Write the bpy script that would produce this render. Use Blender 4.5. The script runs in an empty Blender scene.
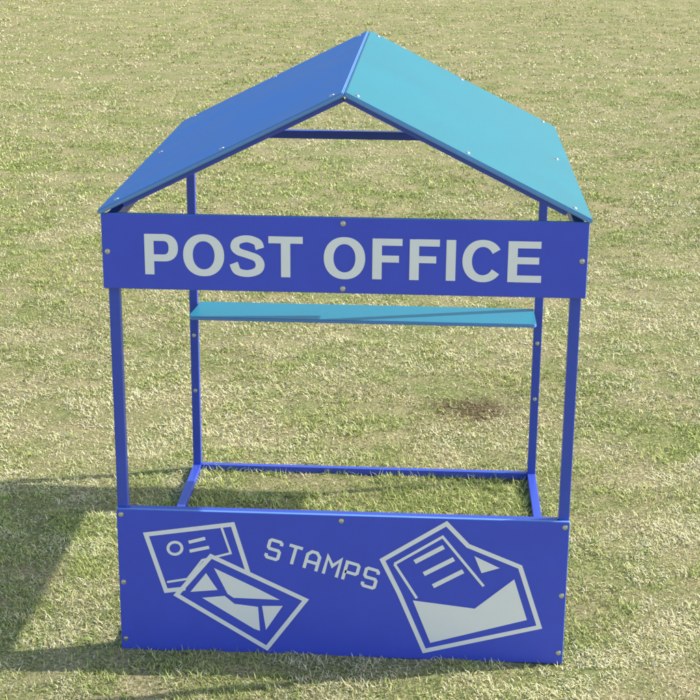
import bpy, bmesh, math, numpy as np
from mathutils import Matrix, Vector
rng=np.random.default_rng(7)
scene=bpy.context.scene
col=scene.collection
scene.view_settings.view_transform='Standard'
scene.view_settings.look='None'
scene.view_settings.exposure=0

# ---------------------------------------------------------------- camera
cam=bpy.data.cameras.new('camera'); camo=bpy.data.objects.new('camera',cam); col.objects.link(camo)
cam.sensor_width=36; cam.lens=36*1564.41/700; cam.clip_start=0.05; cam.clip_end=2000
R=Matrix.Rotation(0.0538,3,'Z')@Matrix.Rotation(1.2621,3,'X')@Matrix.Rotation(0.0076,3,'Z')
camo.matrix_world=Matrix.Translation((0.2237,-3.7946,2.0839))@R.to_4x4()
scene.camera=camo

# ---------------------------------------------------------------- light
KX,KY=1.26,0.33
sd=Vector((KX,KY,1)).normalized()
elev=math.asin(sd.z); az=math.atan2(sd.x,sd.y)
w=bpy.data.worlds.new('World'); scene.world=w; w.use_nodes=True
nt=w.node_tree; sky=nt.nodes.new('ShaderNodeTexSky'); sky.sky_type='NISHITA'; sky.sun_disc=False
sky.sun_elevation=elev; sky.sun_rotation=az; sky.dust_density=2.0
bg=nt.nodes['Background']; nt.links.new(sky.outputs[0],bg.inputs[0]); bg.inputs[1].default_value=0.235
sun=bpy.data.lights.new('sun','SUN'); sun.energy=5.0; sun.angle=math.radians(0.5); sun.color=(1,0.96,0.88)
so=bpy.data.objects.new('sun',sun); col.objects.link(so)
so.rotation_euler=sd.to_track_quat('Z','Y').to_euler()

# ---------------------------------------------------------------- materials
def mat(name,base,rough=0.45,spec=0.5,metal=0,var=0.12,scale=6,bump=0.0,bscale=300,coat=0):
    m=bpy.data.materials.new(name); m.use_nodes=True; t=m.node_tree; N=t.nodes; L=t.links
    b=N['Principled BSDF']; b.inputs['Roughness'].default_value=rough; b.inputs['Metallic'].default_value=metal
    b.inputs['Specular IOR Level'].default_value=spec
    tc=N.new('ShaderNodeTexCoord'); n=N.new('ShaderNodeTexNoise'); n.inputs['Scale'].default_value=scale; n.inputs['Detail'].default_value=8
    n.inputs['Roughness'].default_value=0.65
    L.new(tc.outputs['Object'],n.inputs['Vector'])
    mx=N.new('ShaderNodeMix'); mx.data_type='RGBA'
    mx.inputs[6].default_value=(*[c*(1-var) for c in base],1); mx.inputs[7].default_value=(*[min(1,c*(1+var)+0.004) for c in base],1)
    L.new(n.outputs[0],mx.inputs[0]); L.new(mx.outputs[2],b.inputs['Base Color'])
    mr=N.new('ShaderNodeMapRange'); mr.inputs[3].default_value=rough*0.8; mr.inputs[4].default_value=min(1,rough*1.25)
    L.new(n.outputs[0],mr.inputs[0]); L.new(mr.outputs[0],b.inputs['Roughness'])
    if bump>0:
        n2=N.new('ShaderNodeTexNoise'); n2.inputs['Scale'].default_value=bscale; n2.inputs['Detail'].default_value=3
        L.new(tc.outputs['Object'],n2.inputs['Vector'])
        bp=N.new('ShaderNodeBump'); bp.inputs['Strength'].default_value=bump; bp.inputs['Distance'].default_value=0.001
        L.new(n2.outputs[0],bp.inputs['Height']); L.new(bp.outputs[0],b.inputs['Normal'])
    return m
M_panel=mat('violet_blue_sheet',(0.070,0.105,0.70),0.45,spec=0.35,bump=0.5,bscale=500)
M_roof_sunlit=mat('azure_sheet_sunlit',(0.010,0.205,0.262),0.42,spec=0.4,var=0.2,scale=3,bump=0.7,bscale=500)  # right slope: sunlit, greener tone of the roof sheet put into its colour
M_roof_shaded=mat('azure_sheet_shaded',(0.006,0.145,0.50),0.5,spec=0.3,var=0.2,scale=3,bump=0.7,bscale=500)  # left slope: same sheet, its shaded bluer tone painted into the base colour
M_shelf=mat('azure_shelf',(0.02,0.24,0.34),0.42,spec=0.45,bump=0.4,bscale=500)
M_edge=mat('sheet_edge',(0.14,0.32,0.68),0.5)
M_steel=mat('blue_powder_coat',(0.048,0.09,0.54),0.35)
M_white=mat('engraved_white',(0.96,0.95,0.97),0.5,var=0.02,scale=25)
M_screw=mat('galvanised_screw',(0.62,0.62,0.60),0.3,metal=0.9,scale=80)

# ---------------------------------------------------------------- helpers
def obj(name,me,parent=None,mats=()):
    o=bpy.data.objects.new(name,me); col.objects.link(o)
    for m in mats: me.materials.append(m)
    if parent: o.parent=parent
    return o
def box(name,lo,hi,m,parent,bev=0.002,edge=None,edge_axis=None):
    bm=bmesh.new(); bmesh.ops.create_cube(bm,size=1)
    lo=Vector(lo); hi=Vector(hi); c=(lo+hi)/2; s=hi-lo
    for v in bm.verts: v.co=Vector((v.co.x*s.x,v.co.y*s.y,v.co.z*s.z))+c
    if bev: bmesh.ops.bevel(bm,geom=list(bm.edges),offset=bev,segments=2,affect='EDGES',profile=0.5)
    if edge:
        for f in bm.faces:
            if abs(f.normal[edge_axis])<0.9: f.material_index=1
    me=bpy.data.meshes.new(name); bm.to_mesh(me); bm.free()
    return obj(name,me,parent,[m]+([edge] if edge else []))

house=bpy.data.objects.new('play_post_office',None); col.objects.link(house)
house['label']="blue play post office stall with pitched roof on dry grass"
house['category']="playhouse"
house.empty_display_size=0.2

T=0.0275
HW=0.6; D=1.3167; H1=0.413; S0,S1=1.021,1.2156; HR=1.530; HE=1.2235
# sheets
front=box('front_panel',(-HW,0,-0.004),(HW,0.012,H1),M_panel,house,0.0025,M_edge,1)
front['label']="violet-blue panel engraved with envelopes and the word stamps"
sign=box('sign_panel',(-0.609,0,S0),(0.609,0.012,S1),M_panel,house,0.0025,M_edge,1)
sign['label']="violet-blue name board with white capital lettering"
# posts
def post(x,y0,z1=1.212):
    return box('post',(x-T/2,y0,-0.02),(x+T/2,y0+T,z1),M_steel,house,0.0025)
YF=0.0125; YB=D-T
HP=HW-0.001
for x in (-HP+T/2,HP-T/2):
    post(x,YF); post(x,YB)
g=0.0005
xi=HP-T-g
def rail(lo,hi): return box('rail',lo,hi,M_steel,house,0.002)
rail((-xi,YF,0),(xi,YF+T,T)); rail((-xi,YB+0.004,0.0),(xi,YB+T,0.023))                 # base front/back
rail((-xi,YF,H1-T-0.004),(xi,YF+T,H1-0.004))                                 # behind the counter panel
rail((-xi,YB,0.575),(xi,YB+T,0.6))                                           # shelf support
rail((-xi,YB,1.184),(xi,YB+T,1.210)); rail((-xi,YF,1.184),(xi,YF+T,1.210))   # top
for s in (-1,1):
    a=s*(HP-T); b=s*HP
    lo,hi=min(a,b),max(a,b)
    rail((lo,YF+T+g,0.0),(hi,YB-g,0.025)); rail((lo,YF+T+g,1.184),(hi,YB-g,1.210))
# shelf with chamfered front corners
def prism(name,poly,z0,z1,mats,parent,bev=0.002):
    bm=bmesh.new(); vs=[bm.verts.new((x,y,z0)) for x,y in poly]; f=bm.faces.new(vs)
    r=bmesh.ops.extrude_face_region(bm,geom=[f]); 
    for v in r['geom']:
        if isinstance(v,bmesh.types.BMVert): v.co.z=z1
    bmesh.ops.recalc_face_normals(bm,faces=bm.faces)
    bmesh.ops.bevel(bm,geom=list(bm.edges),offset=bev,segments=2,affect='EDGES')
    for f in bm.faces:
        if abs(f.normal.z)<0.9: f.material_index=1
    me=bpy.data.meshes.new(name); bm.to_mesh(me); bm.free(); return obj(name,me,parent,mats)
shelf=prism('shelf',[(-0.566,1.312),(-0.566,YB-0.004),(-0.578,1.150),(-0.568,1.126),(0.562,1.126),(0.569,1.136),(0.569,1.312)],0.603,0.615,[M_shelf,M_edge],house)
# roof
def roof(s):
    u=Vector((s*0.6174,0,HE-HR)); L=u.length; u.normalize(); n=Vector((0,1,0)).cross(u)
    if n.z<0: n=-n
    th=0.012; y0,y1=-0.004,1.371
    bm=bmesh.new(); bmesh.ops.create_cube(bm,size=1)
    for v in bm.verts:
        v.co=Vector(((v.co.x+0.5)*(L-0.004)+0.004,(v.co.y+.5)*(y1-y0)+y0,(v.co.z-.5)*th))
    bmesh.ops.bevel(bm,geom=list(bm.edges),offset=0.0025,segments=2,affect='EDGES')
    for f in bm.faces:
        if abs(f.normal.z)<0.9: f.material_index=1
    for v in bm.verts:
        v.co=Vector((0,0,HR))+u*v.co.x+Vector((0,v.co.y,0))+n*v.co.z
    bmesh.ops.recalc_face_normals(bm,faces=bm.faces)
    me=bpy.data.meshes.new('roof_panel'); bm.to_mesh(me); bm.free()
    o=obj('roof_panel',me,house,[M_roof_sunlit if s>0 else M_roof_shaded,M_edge])
    # rafters
    for ya in (YF,YB):
        bm=bmesh.new(); bmesh.ops.create_cube(bm,size=1)
        for v in bm.verts:
            q=Vector(((v.co.x+0.5)*(L-0.075)+0.012,(v.co.y+.5)*0.025+ya,(v.co.z-.5)*0.012-th-0.0005))
            v.co=Vector((0,0,HR))+u*q.x+Vector((0,q.y,0))+n*q.z
        me=bpy.data.meshes.new('rafter'); bm.to_mesh(me); bm.free(); obj('rafter',me,house,[M_steel])
    return o,u,n
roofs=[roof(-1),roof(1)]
# screws
def screw(p,n,parent,r=0.0055):
    bm=bmesh.new()
    bmesh.ops.create_uvsphere(bm,u_segments=14,v_segments=8,radius=r)
    for v in bm.verts:
        if v.co.z<0: v.co.z=0
        v.co.z*=0.5
    bmesh.ops.create_cone(bm,cap_ends=True,segments=16,radius1=r*1.35,radius2=r*1.25,depth=0.0012,matrix=Matrix.Translation((0,0,0.0003)))
    q=Vector(n).to_track_quat('Z','Y').to_matrix().to_4x4()
    bmesh.ops.transform(bm,matrix=Matrix.Translation(p)@q,verts=bm.verts)
    me=bpy.data.meshes.new('screw'); bm.to_mesh(me); bm.free()
    return obj('screw',me,parent,[M_screw])
F=(0,-1,0)
for x,z in ((-.595,1.118),(.595,1.118),(0,1.202),(0,1.034)): screw((x,-0.0006,z),F,sign)
for x,z in ((-.588,.398),(.588,.398),(0,.398),(-.588,.03),(.588,.03),(-.588,.2),(.588,.2)): screw((x,-0.0006,z),F,front)
for o,u,n in roofs:
    for a in (0.035,0.34,0.64):
        for y in (0.03,1.33):
            screw(Vector((0,y,HR))+u*a+n*0.0004,n,o)
    screw(Vector((0,0.68,HR))+u*0.64+n*0.0004,n,o)
for x in (-HP+T/2,HP-T/2):
    for z in (0.9,0.5,0.3): screw((x,YB-0.0006,z),F,[c for c in house.children if c.name.startswith('post')][1 if x<0 else 3])

# ---------------------------------------------------------------- flat engraved artwork
class Art:
    def __init__(s): s.v=[];s.f=[];s.k=0
    def lay(s): s.k+=1; return -0.0006-0.00008*(s.k%12)
    def poly(s,pts):
        y=s.lay(); b=len(s.v); s.v+=[(p[0],y,p[1]) for p in pts]; s.f.append(tuple(range(b,b+len(pts))))
    def ribbon(s,pts,w,closed=False,wh=None):
        y=s.lay(); P=[np.array(p,float) for p in pts]; n=len(P); b=len(s.v)
        for i in range(n):
            a=P[i-1] if (i>0 or closed) else None; c=P[(i+1)%n] if (i<n-1 or closed) else None
            d1=(P[i]-a)/np.linalg.norm(P[i]-a) if a is not None else None
            d2=(c-P[i])/np.linalg.norm(c-P[i]) if c is not None else None
            if d1 is None: d1=d2
            if d2 is None: d2=d1
            n1=np.array([-d1[1],d1[0]]); n2=np.array([-d2[1],d2[0]]); m=n1+n2; m/=np.linalg.norm(m)
            ww=w if wh is None else wh+(w-wh)*abs(m[0])**1.5
            k=min(1/max(m@n1,0.3),2.2)*ww/2
            for q in (P[i]+m*k,P[i]-m*k): s.v.append((q[0],y,q[1]))
        for i in range(n if closed else n-1):
            j=(i+1)%n; s.f.append((b+2*i,b+2*i+1,b+2*j+1,b+2*j))
    def disc(s,c,r,n=16): s.poly([(c[0]+r*math.cos(t),c[1]+r*math.sin(t)) for t in np.linspace(0,2*math.pi,n,endpoint=False)])
    def stroke(s,pts,w,closed=False):
        s.ribbon(pts,w,closed)
        if not closed:
            s.disc(pts[0],w/2); s.disc(pts[-1],w/2)
    def make(s,name,parent,m):
        me=bpy.data.meshes.new(name); me.from_pydata(s.v,[],s.f)
        bm=bmesh.new(); bm.from_mesh(me)
        for f in bm.faces:
            f.normal_update()
            if f.normal.y>0: f.normal_flip()
        bm.to_mesh(me); bm.free()
        return obj(name,me,parent,[m])
def arc(cx,cy,rx,ry,a0,a1,n=20,e=2.0):
    o=[]
    for t in np.linspace(a0,a1,n):
        c,s_=math.cos(math.radians(t)),math.sin(math.radians(t))
        o.append((cx+rx*math.copysign(abs(c)**(2/e),c),cy+ry*math.copysign(abs(s_)**(2/e),s_)))
    return o
def catmull(P,n=6):
    P=[np.array(p,float) for p in P]; P=[2*P[0]-P[1]]+P+[2*P[-1]-P[-2]]; out=[]
    for i in range(1,len(P)-2):
        for t in np.linspace(0,1,n,endpoint=False):
            out.append(0.5*((2*P[i])+(-P[i-1]+P[i+1])*t+(2*P[i-1]-5*P[i]+4*P[i+1]-P[i+2])*t*t+(-P[i-1]+3*P[i]-3*P[i+1]+P[i+2])*t**3))
    out.append(P[-2]); return out
# heavy grotesque capitals, cap height 1 : (kind, path, stem width, hair width)
def glyph(ch):
    V_,h=0.222,0.168
    if ch=='P': return [('r',[(.207,0),(.207,1)],V_,V_),('r',[(.25,1-h/2),(.54,1-h/2)]+arc(.54,.665,.230,.335-h/2,84,-84,14,2.3)+[(.54,.33+h/2),(.25,.33+h/2)],V_,h)],.93
    if ch=='T': return [('r',[(.03,1-h/2),(.825,1-h/2)],h,h),('r',[(.427,0),(.427,1-h/2)],V_,V_)],.853
    if ch=='F': return [('r',[(.207,0),(.207,1)],V_,V_),('r',[(.25,1-h/2),(.785,1-h/2)],h,h),('r',[(.25,.505),(.71,.505)],h,h)],.853
    if ch=='E': return [('r',[(.207,0),(.207,1)],V_,V_),('r',[(.25,1-h/2),(.845,1-h/2)],h,h),('r',[(.25,.53),(.81,.53)],h,h),('r',[(.25,h/2),(.87,h/2)],h,h)],.93
    if ch=='I': return [('r',[(.194,0),(.194,1)],V_,V_)],.388
    if ch=='O': return [('c',arc(.543,.5,.365,.432,0,360-7.5,48,2.12),V_*1.03,h)],1.087
    if ch=='C': return [('r',arc(.535,.5,.358,.432,32,325,40,2.1),V_,h)],1.008
    if ch=='S': return [('r',catmull([(.765,.69),(.70,.85),(.47,.928),(.25,.87),(.185,.735),(.26,.615),(.47,.54),(.69,.45),(.765,.29),(.69,.14),(.465,.072),(.235,.13),(.150,.32)]),V_*.95,h)],.93
    return [],.388
txt=Art(); s="POST OFFICE"; tot=sum(glyph(c)[1] for c in s)-0.15
cap=0.105; x0,x1=-0.501,0.496; sx=(x1-x0)/tot; x=x0-0.095*sx
for ch in s:
    G,adv=glyph(ch)
    for k,P,wd,wh in G:
        f=(sx+cap)/2
        txt.ribbon([(x+p[0]*sx,1.0605+p[1]*cap) for p in P],wd*f,k=='c',wh*f)
    x+=adv*sx
txt.make('lettering',sign,M_white)

# panel artwork: image pixel coordinates, mapped onto the flat panel in metres
src=np.array([(116,508),(572,523),(563,661),(123,649)],float); dst=np.array([(-.6,.413),(.6,.413),(.6,0),(-.6,0)])
A=[];B=[]
for (u,v),(X,Z) in zip(src,dst):
    A.append([u,v,1,0,0,0,-u*X,-v*X]);B.append(X);A.append([0,0,0,u,v,1,-u*Z,-v*Z]);B.append(Z)
Hm=np.append(np.linalg.solve(np.array(A),np.array(B)),1).reshape(3,3)
def m(p):
    q=Hm@np.array([p[0],p[1],1.0]); return (q[0]/q[2],q[1]/q[2])
def mm(L): return [m(p) for p in L]
a=Art(); W1=0.0125; W2=0.0095
# postcard
a.stroke(mm([(186,589),(168,591),(147,534),(236,524),(252,573)]),W1)
a.ribbon(mm([(177+7.2*math.cos(t),548+6.2*math.sin(t)) for t in np.linspace(0,2*math.pi,20,endpoint=False)]),W2*0.85,True)
a.ribbon(mm([(191,542),(208,538)]),W2); a.ribbon(mm([(192,551),(212,547)]),W2)
a.stroke(mm([(170,582),(190,579),(205,560),(234,553),(225,528)]),0.0065)
# sealed envelope
a.ribbon(mm([(214,556),(310,600),(271,648),(179,595)]),W1,True)
a.poly(mm([(209,573),(193,592),(221,590)]))
a.poly(mm([(217,568),(262,589),(284,600),(237,598),(231,594)]))
a.poly(mm([(205,598),(228,596),(238,604),(262,607),(264,631),(258,629)]))
a.poly(mm([(287,606),(270,630),(266,606)]))
# open envelope
a.ribbon(mm([(387,560),(451,524),(472,546),(523,567),(541,626),(428,650),(403,592)]),W1,True)
a.ribbon(mm([(399,564),(447,537),(487,586)]),W2*0.8)
a.ribbon(mm([(399,564),(421,598)]),W2*0.8)
for p,q in (((419,562),(448,547)),((428,574),(458,559)),((437,586),(467,571))): a.ribbon(mm([p,q]),W2*1.35)
a.poly(mm([(478,556),(503,568),(485,573)]))
a.poly(mm([(417,600),(478,608),(517,579),(529,619),(434,642)]))
a.make('engraved_drawing',front,M_white)
# STAMPS
GL={'S':[[(.62,.80),(.62,.92),(.54,1),(.08,1),(0,.92),(0,.58),(.08,.50),(.54,.50),(.62,.42),(.62,.08),(.54,0),(.08,0),(0,.08),(0,.2)]],
'T':[[(0,1),(.7,1)],[(.35,1),(.35,0)]],
'A':[[(0,0),(0,.80),(.18,1),(.44,1),(.62,.80),(.62,0)],[(0,.42),(.62,.42)]],
'M':[[(0,0),(0,1),(.34,.55),(.68,1),(.68,0)]],
'P':[[(0,0),(0,1),(.54,1),(.62,.92),(.62,.54),(.54,.46),(0,.46)]]}
b=Art(); th=math.radians(16.3); ux,uy=math.cos(th),math.sin(th)
for i,ch in enumerate('STAMPS'):
    ox=269.5+i*20.2*ux; oy=556.5+i*20.2*uy
    for P in GL[ch]:
        b.ribbon(mm([(ox+p[0]*20*ux+p[1]*18*uy, oy+p[0]*20*uy-p[1]*18*ux) for p in P]),0.0090)
b.make('lettering',front,M_white)

# ---------------------------------------------------------------- ground
lat=rng.random((256,256))
def vn(x,y,s,o=0):
    x=x*s+o*17.3+1000; y=y*s+o*9.1+1000
    i=np.floor(x).astype(int); j=np.floor(y).astype(int); fx=x-i; fy=y-j
    fx=fx*fx*(3-2*fx); fy=fy*fy*(3-2*fy)
    g=lambda a,b: lat[a%256,b%256]
    return (g(i,j)*(1-fx)+g(i+1,j)*fx)*(1-fy)+(g(i,j+1)*(1-fx)+g(i+1,j+1)*fx)*fy
def fbm(x,y,s,o=0,n=4):
    r=0;a=.5;t=0
    for k in range(n): r=r+a*vn(x,y,s*2**k,o+k*3); t+=a; a*=.55
    return r/t
def hgt(x,y):
    near=np.exp(-((x/14)**2+((y-8)/20)**2))
    return (0.018*(fbm(x,y,1.6,5)-0.5)+0.013*(fbm(x,y,9,8,2)-0.5)-0.003)*near
def axis(lo,hi,st,far):
    c=np.arange(lo,hi+1e-6,st); o=[]; d=st
    v=hi
    while v<far: d*=1.35; v+=d; o.append(v)
    o2=[];d=st;v=lo
    while v>-far: d*=1.35; v-=d; o2.append(v)
    return np.array(o2[::-1]+list(c)+o)
xs=axis(-4,4,0.03,600); ys=axis(-1.5,8,0.03,600)
X,Y=np.meshgrid(xs,ys); Z=hgt(X,Y)
nx,ny=len(xs),len(ys)
V=np.stack([X,Y,Z],-1).reshape(-1,3)
I=np.arange(nx*ny).reshape(ny,nx)
Fq=np.stack([I[:-1,:-1],I[:-1,1:],I[1:,1:],I[1:,:-1]],-1).reshape(-1,4)
def fastmesh(name,V,F,k):
    me=bpy.data.meshes.new(name); me.vertices.add(len(V)); me.vertices.foreach_set('co',V.astype(np.float32).ravel())
    me.loops.add(F.size); me.loops.foreach_set('vertex_index',F.astype(np.int32).ravel())
    me.polygons.add(len(F)); me.polygons.foreach_set('loop_start',np.arange(0,F.size,k,dtype=np.int32))
    me.update(calc_edges=True); return me
gm=fastmesh('ground',V,Fq,4)
gm.polygons.foreach_set('use_smooth',[True]*len(Fq))
MG=bpy.data.materials.new('dry_turf_soil'); MG.use_nodes=True; t=MG.node_tree; N=t.nodes; L=t.links
bs=N['Principled BSDF']; bs.inputs['Roughness'].default_value=0.95; bs.inputs['Specular IOR Level'].default_value=0.1
tc=N.new('ShaderNodeTexCoord')
def noise(s,d=6,r=.6):
    n=N.new('ShaderNodeTexNoise'); n.inputs['Scale'].default_value=s; n.inputs['Detail'].default_value=d; n.inputs['Roughness'].default_value=r
    L.new(tc.outputs['Object'],n.inputs['Vector']); return n
def ramp(src,stops):
    r=N.new('ShaderNodeValToRGB'); e=r.color_ramp.elements
    while len(e)<len(stops): e.new(0.5)
    for k,(p,c) in enumerate(stops): e[k].position=p; e[k].color=(*c,1)
    L.new(src,r.inputs[0]); return r
def mixc(f,a_,b__):
    x_=N.new('ShaderNodeMix'); x_.data_type='RGBA'; L.new(f,x_.inputs[0]); L.new(a_,x_.inputs[6]); L.new(b__,x_.inputs[7]); return x_.outputs[2]
r1=ramp(noise(90,6,.75).outputs[0],[(.34,(.12,.10,.045)),(.5,(.44,.385,.19)),(.68,(.74,.66,.39))])
r2=ramp(noise(70,6,.75).outputs[0],[(.34,(.08,.10,.03)),(.52,(.33,.355,.125)),(.72,(.60,.60,.28))])
rf=ramp(noise(2.6,7,.7).outputs[0],[(.42,(0,0,0)),(.58,(1,1,1))])
turf=mixc(rf.outputs[0],r1.outputs[0],r2.outputs[0])
# worn earth patch behind the stall, with a ragged noisy edge
PX,PY=0.40,2.0
mp=N.new('ShaderNodeMapping'); mp.inputs['Location'].default_value=(-PX/0.24,-PY/0.2,0); mp.inputs['Scale'].default_value=(1/0.24,1/0.20,0)
L.new(tc.outputs['Object'],mp.inputs['Vector'])
ln=N.new('ShaderNodeVectorMath'); ln.operation='LENGTH'; L.new(mp.outputs[0],ln.inputs[0])
nm=N.new('ShaderNodeMath'); nm.operation='MULTIPLY'; nm.inputs[1].default_value=2.4; L.new(noise(14,6,.75).outputs[0],nm.inputs[0])
ad=N.new('ShaderNodeMath'); ad.operation='ADD'; L.new(ln.outputs['Value'],ad.inputs[0]); L.new(nm.outputs[0],ad.inputs[1])
sc_=N.new('ShaderNodeMath'); sc_.operation='MULTIPLY'; sc_.inputs[1].default_value=0.5; L.new(ad.outputs[0],sc_.inputs[0])
rp=ramp(sc_.outputs[0],[(0.80,(.95,.95,.95)),(1.0,(0,0,0))])
earth=ramp(noise(50,6,.8).outputs[0],[(.40,(.035,.025,.014)),(.5,(.16,.115,.06)),(.66,(.45,.36,.20))])
L.new(mixc(rp.outputs[0],turf,earth.outputs[0]),bs.inputs['Base Color'])
bp=N.new('ShaderNodeBump'); bp.inputs['Strength'].default_value=1.0; bp.inputs['Distance'].default_value=0.014
L.new(noise(110,4,.7).outputs[0],bp.inputs['Height']); L.new(bp.outputs[0],bs.inputs['Normal'])
ground=obj('ground',gm,None,[MG]); ground['kind']='structure'; ground['label']="level field of dry sunlit turf"

# ---------------------------------------------------------------- grass blades
def blades(n,ylo,yhi,lmin,lmax,wd,cell,weed=False,per=7):
    nt_=max(1,n//per)
    ty=ylo+(yhi-ylo)*rng.random(nt_)
    hw=(ty+3.8)*0.26+0.4
    tx=(rng.random(nt_)*2-1)*hw+0.22-(ty+3.8)*0.054
    tg=rng.random(nt_); ts=0.5+1.0*rng.random(nt_)
    if weed:
        ok=fbm(tx,ty,1.7,21)>0.54; tx,ty,tg,ts=tx[ok],ty[ok],tg[ok],ts[ok]; nt_=len(tx); n=nt_*per
    k=rng.integers(0,nt_,n); y=ty[k]+rng.normal(0,cell,n); x=tx[k]+rng.normal(0,cell,n)
    gsel=tg[k]; lsc=ts[k]
    inside=((np.abs(x)<0.58)&(y>0.7)&(y<1.3)).astype(float)
    patch=fbm(x,y,0.45,31,3)*0.25+fbm(x,y,1.6,1)*0.35+fbm(x,y,6,2)*0.40+0.06*inside-0.05*np.clip((y-9)/8,0,1)
    patch=0.5+(patch-0.5)*1.35
    dens=fbm(x,y,8,4,3)
    keep=rng.random(n)<np.clip((dens-0.29)*3.5,0.14,1)
    bare=np.exp(-(((x-PX)/0.22)**2+((y-PY)/0.17)**2))*np.clip((fbm(x,y,12,41,3)-.22)*3.5,0,1)
    keep&=rng.random(n)>bare*0.97
    keep&=~((np.abs(x)<0.605)&(y>-0.008)&(y<0.048))
    x,y,patch,bare,gsel,lsc,inside=x[keep],y[keep],patch[keep],bare[keep],gsel[keep],lsc[keep],inside[keep]; n=len(x)
    z=hgt(x,y)-0.002
    green=(gsel*0.5+rng.random(n)*0.5)<np.clip((patch-0.30)*2.6,0.16,0.85)
    if weed: green[:]=True
    Ln=(lmin+(lmax-lmin)*rng.random(n)**1.8)*lsc*(1+0.35*inside)
    ang=rng.random(n)*2*np.pi
    tilt=np.where(green,0.45+0.8*rng.random(n),0.7+0.85*rng.random(n))
    if weed: tilt=0.9+0.5*rng.random(n)
    dx,dy=np.cos(ang),np.sin(ang)
    a2=ang+np.pi/2+rng.normal(0,.5 if not weed else .1,n); ww=wd*(0.6+0.7*rng.random(n))
    wx,wy=np.cos(a2)*ww/2,np.sin(a2)*ww/2
    base=np.stack([x,y,z],-1); side=np.stack([wx,wy,np.zeros(n)],-1)
    d1=np.stack([dx*np.sin(tilt*.6),dy*np.sin(tilt*.6),np.cos(tilt*.6)],-1)
    t2=np.minimum(tilt*1.25,1.60)
    d2=np.stack([dx*np.sin(t2),dy*np.sin(t2),np.cos(t2)],-1)
    mid=base+d1*(Ln*.45)[:,None]; tip=mid+d2*(Ln*.6)[:,None]
    V=np.stack([base-side*(.4 if weed else 1),base+side*(.4 if weed else 1),mid+side*.9,mid-side*.9,tip],1).reshape(-1,3)
    i=np.arange(n)*5
    F=np.stack([np.stack([i,i+1,i+2],-1),np.stack([i,i+2,i+3],-1),np.stack([i+3,i+2,i+4],-1)],1).reshape(-1,3)
    v=rng.random(n)[:,None]
    gA=np.array([.28,.35,.085]); gB=np.array([.72,.76,.29]); sA=np.array([.58,.51,.22]); sB=np.array([1.,.95,.64])
    if weed: gA=np.array([.14,.24,.05]); gB=np.array([.36,.46,.13])
    c=np.where(green[:,None],gA+(gB-gA)*v,sA+(sB-sA)*v)
    far=np.clip((y-9)/10,0,1)[:,None]
    c=c*(0.78+0.46*fbm(x,y,0.9,11)[:,None])*(1-np.array([.2,.3,.4])*bare[:,None])*(1+np.array([.10,.01,.02])*far)
    c=np.repeat(c,5,0).reshape(-1,5,3); c[:,0:2]*=0.45  # blade roots coloured darker to deepen the shade down in the turf
    C=np.concatenate([c.reshape(-1,3),np.ones((n*5,1))],1)
    return V,F,C
parts=[blades(360000,-1.2,1.6,.009,.025,.0024,.012),blades(260000,1.6,5,.010,.027,.0033,.016),
       blades(170000,5,11,.012,.030,.006,.025),blades(130000,11,26,.015,.033,.011,.04),
       blades(14000,-1.2,6,.010,.020,.0065,.012,True,9)]
off=0;Vs=[];Fs=[];Cs=[]
for v,f,c in parts: Vs.append(v);Fs.append(f+off);Cs.append(c);off+=len(v)
V=np.concatenate(Vs);Fa=np.concatenate(Fs);C=np.clip(np.concatenate(Cs),0,1)
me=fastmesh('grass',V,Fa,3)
at=me.color_attributes.new('tint','FLOAT_COLOR','POINT'); at.data.foreach_set('color',C.astype(np.float32).ravel())
MB=bpy.data.materials.new('grass_blades'); MB.use_nodes=True; t=MB.node_tree; N=t.nodes; L=t.links
b_=N['Principled BSDF']; b_.inputs['Roughness'].default_value=0.7; b_.inputs['Specular IOR Level'].default_value=0.15
ca=N.new('ShaderNodeVertexColor'); ca.layer_name='tint'; L.new(ca.outputs[0],b_.inputs['Base Color'])
gr=obj('grass',me,None,[MB]); gr['kind']='stuff'; gr['label']="short patchy straw and green grass blades over the field"
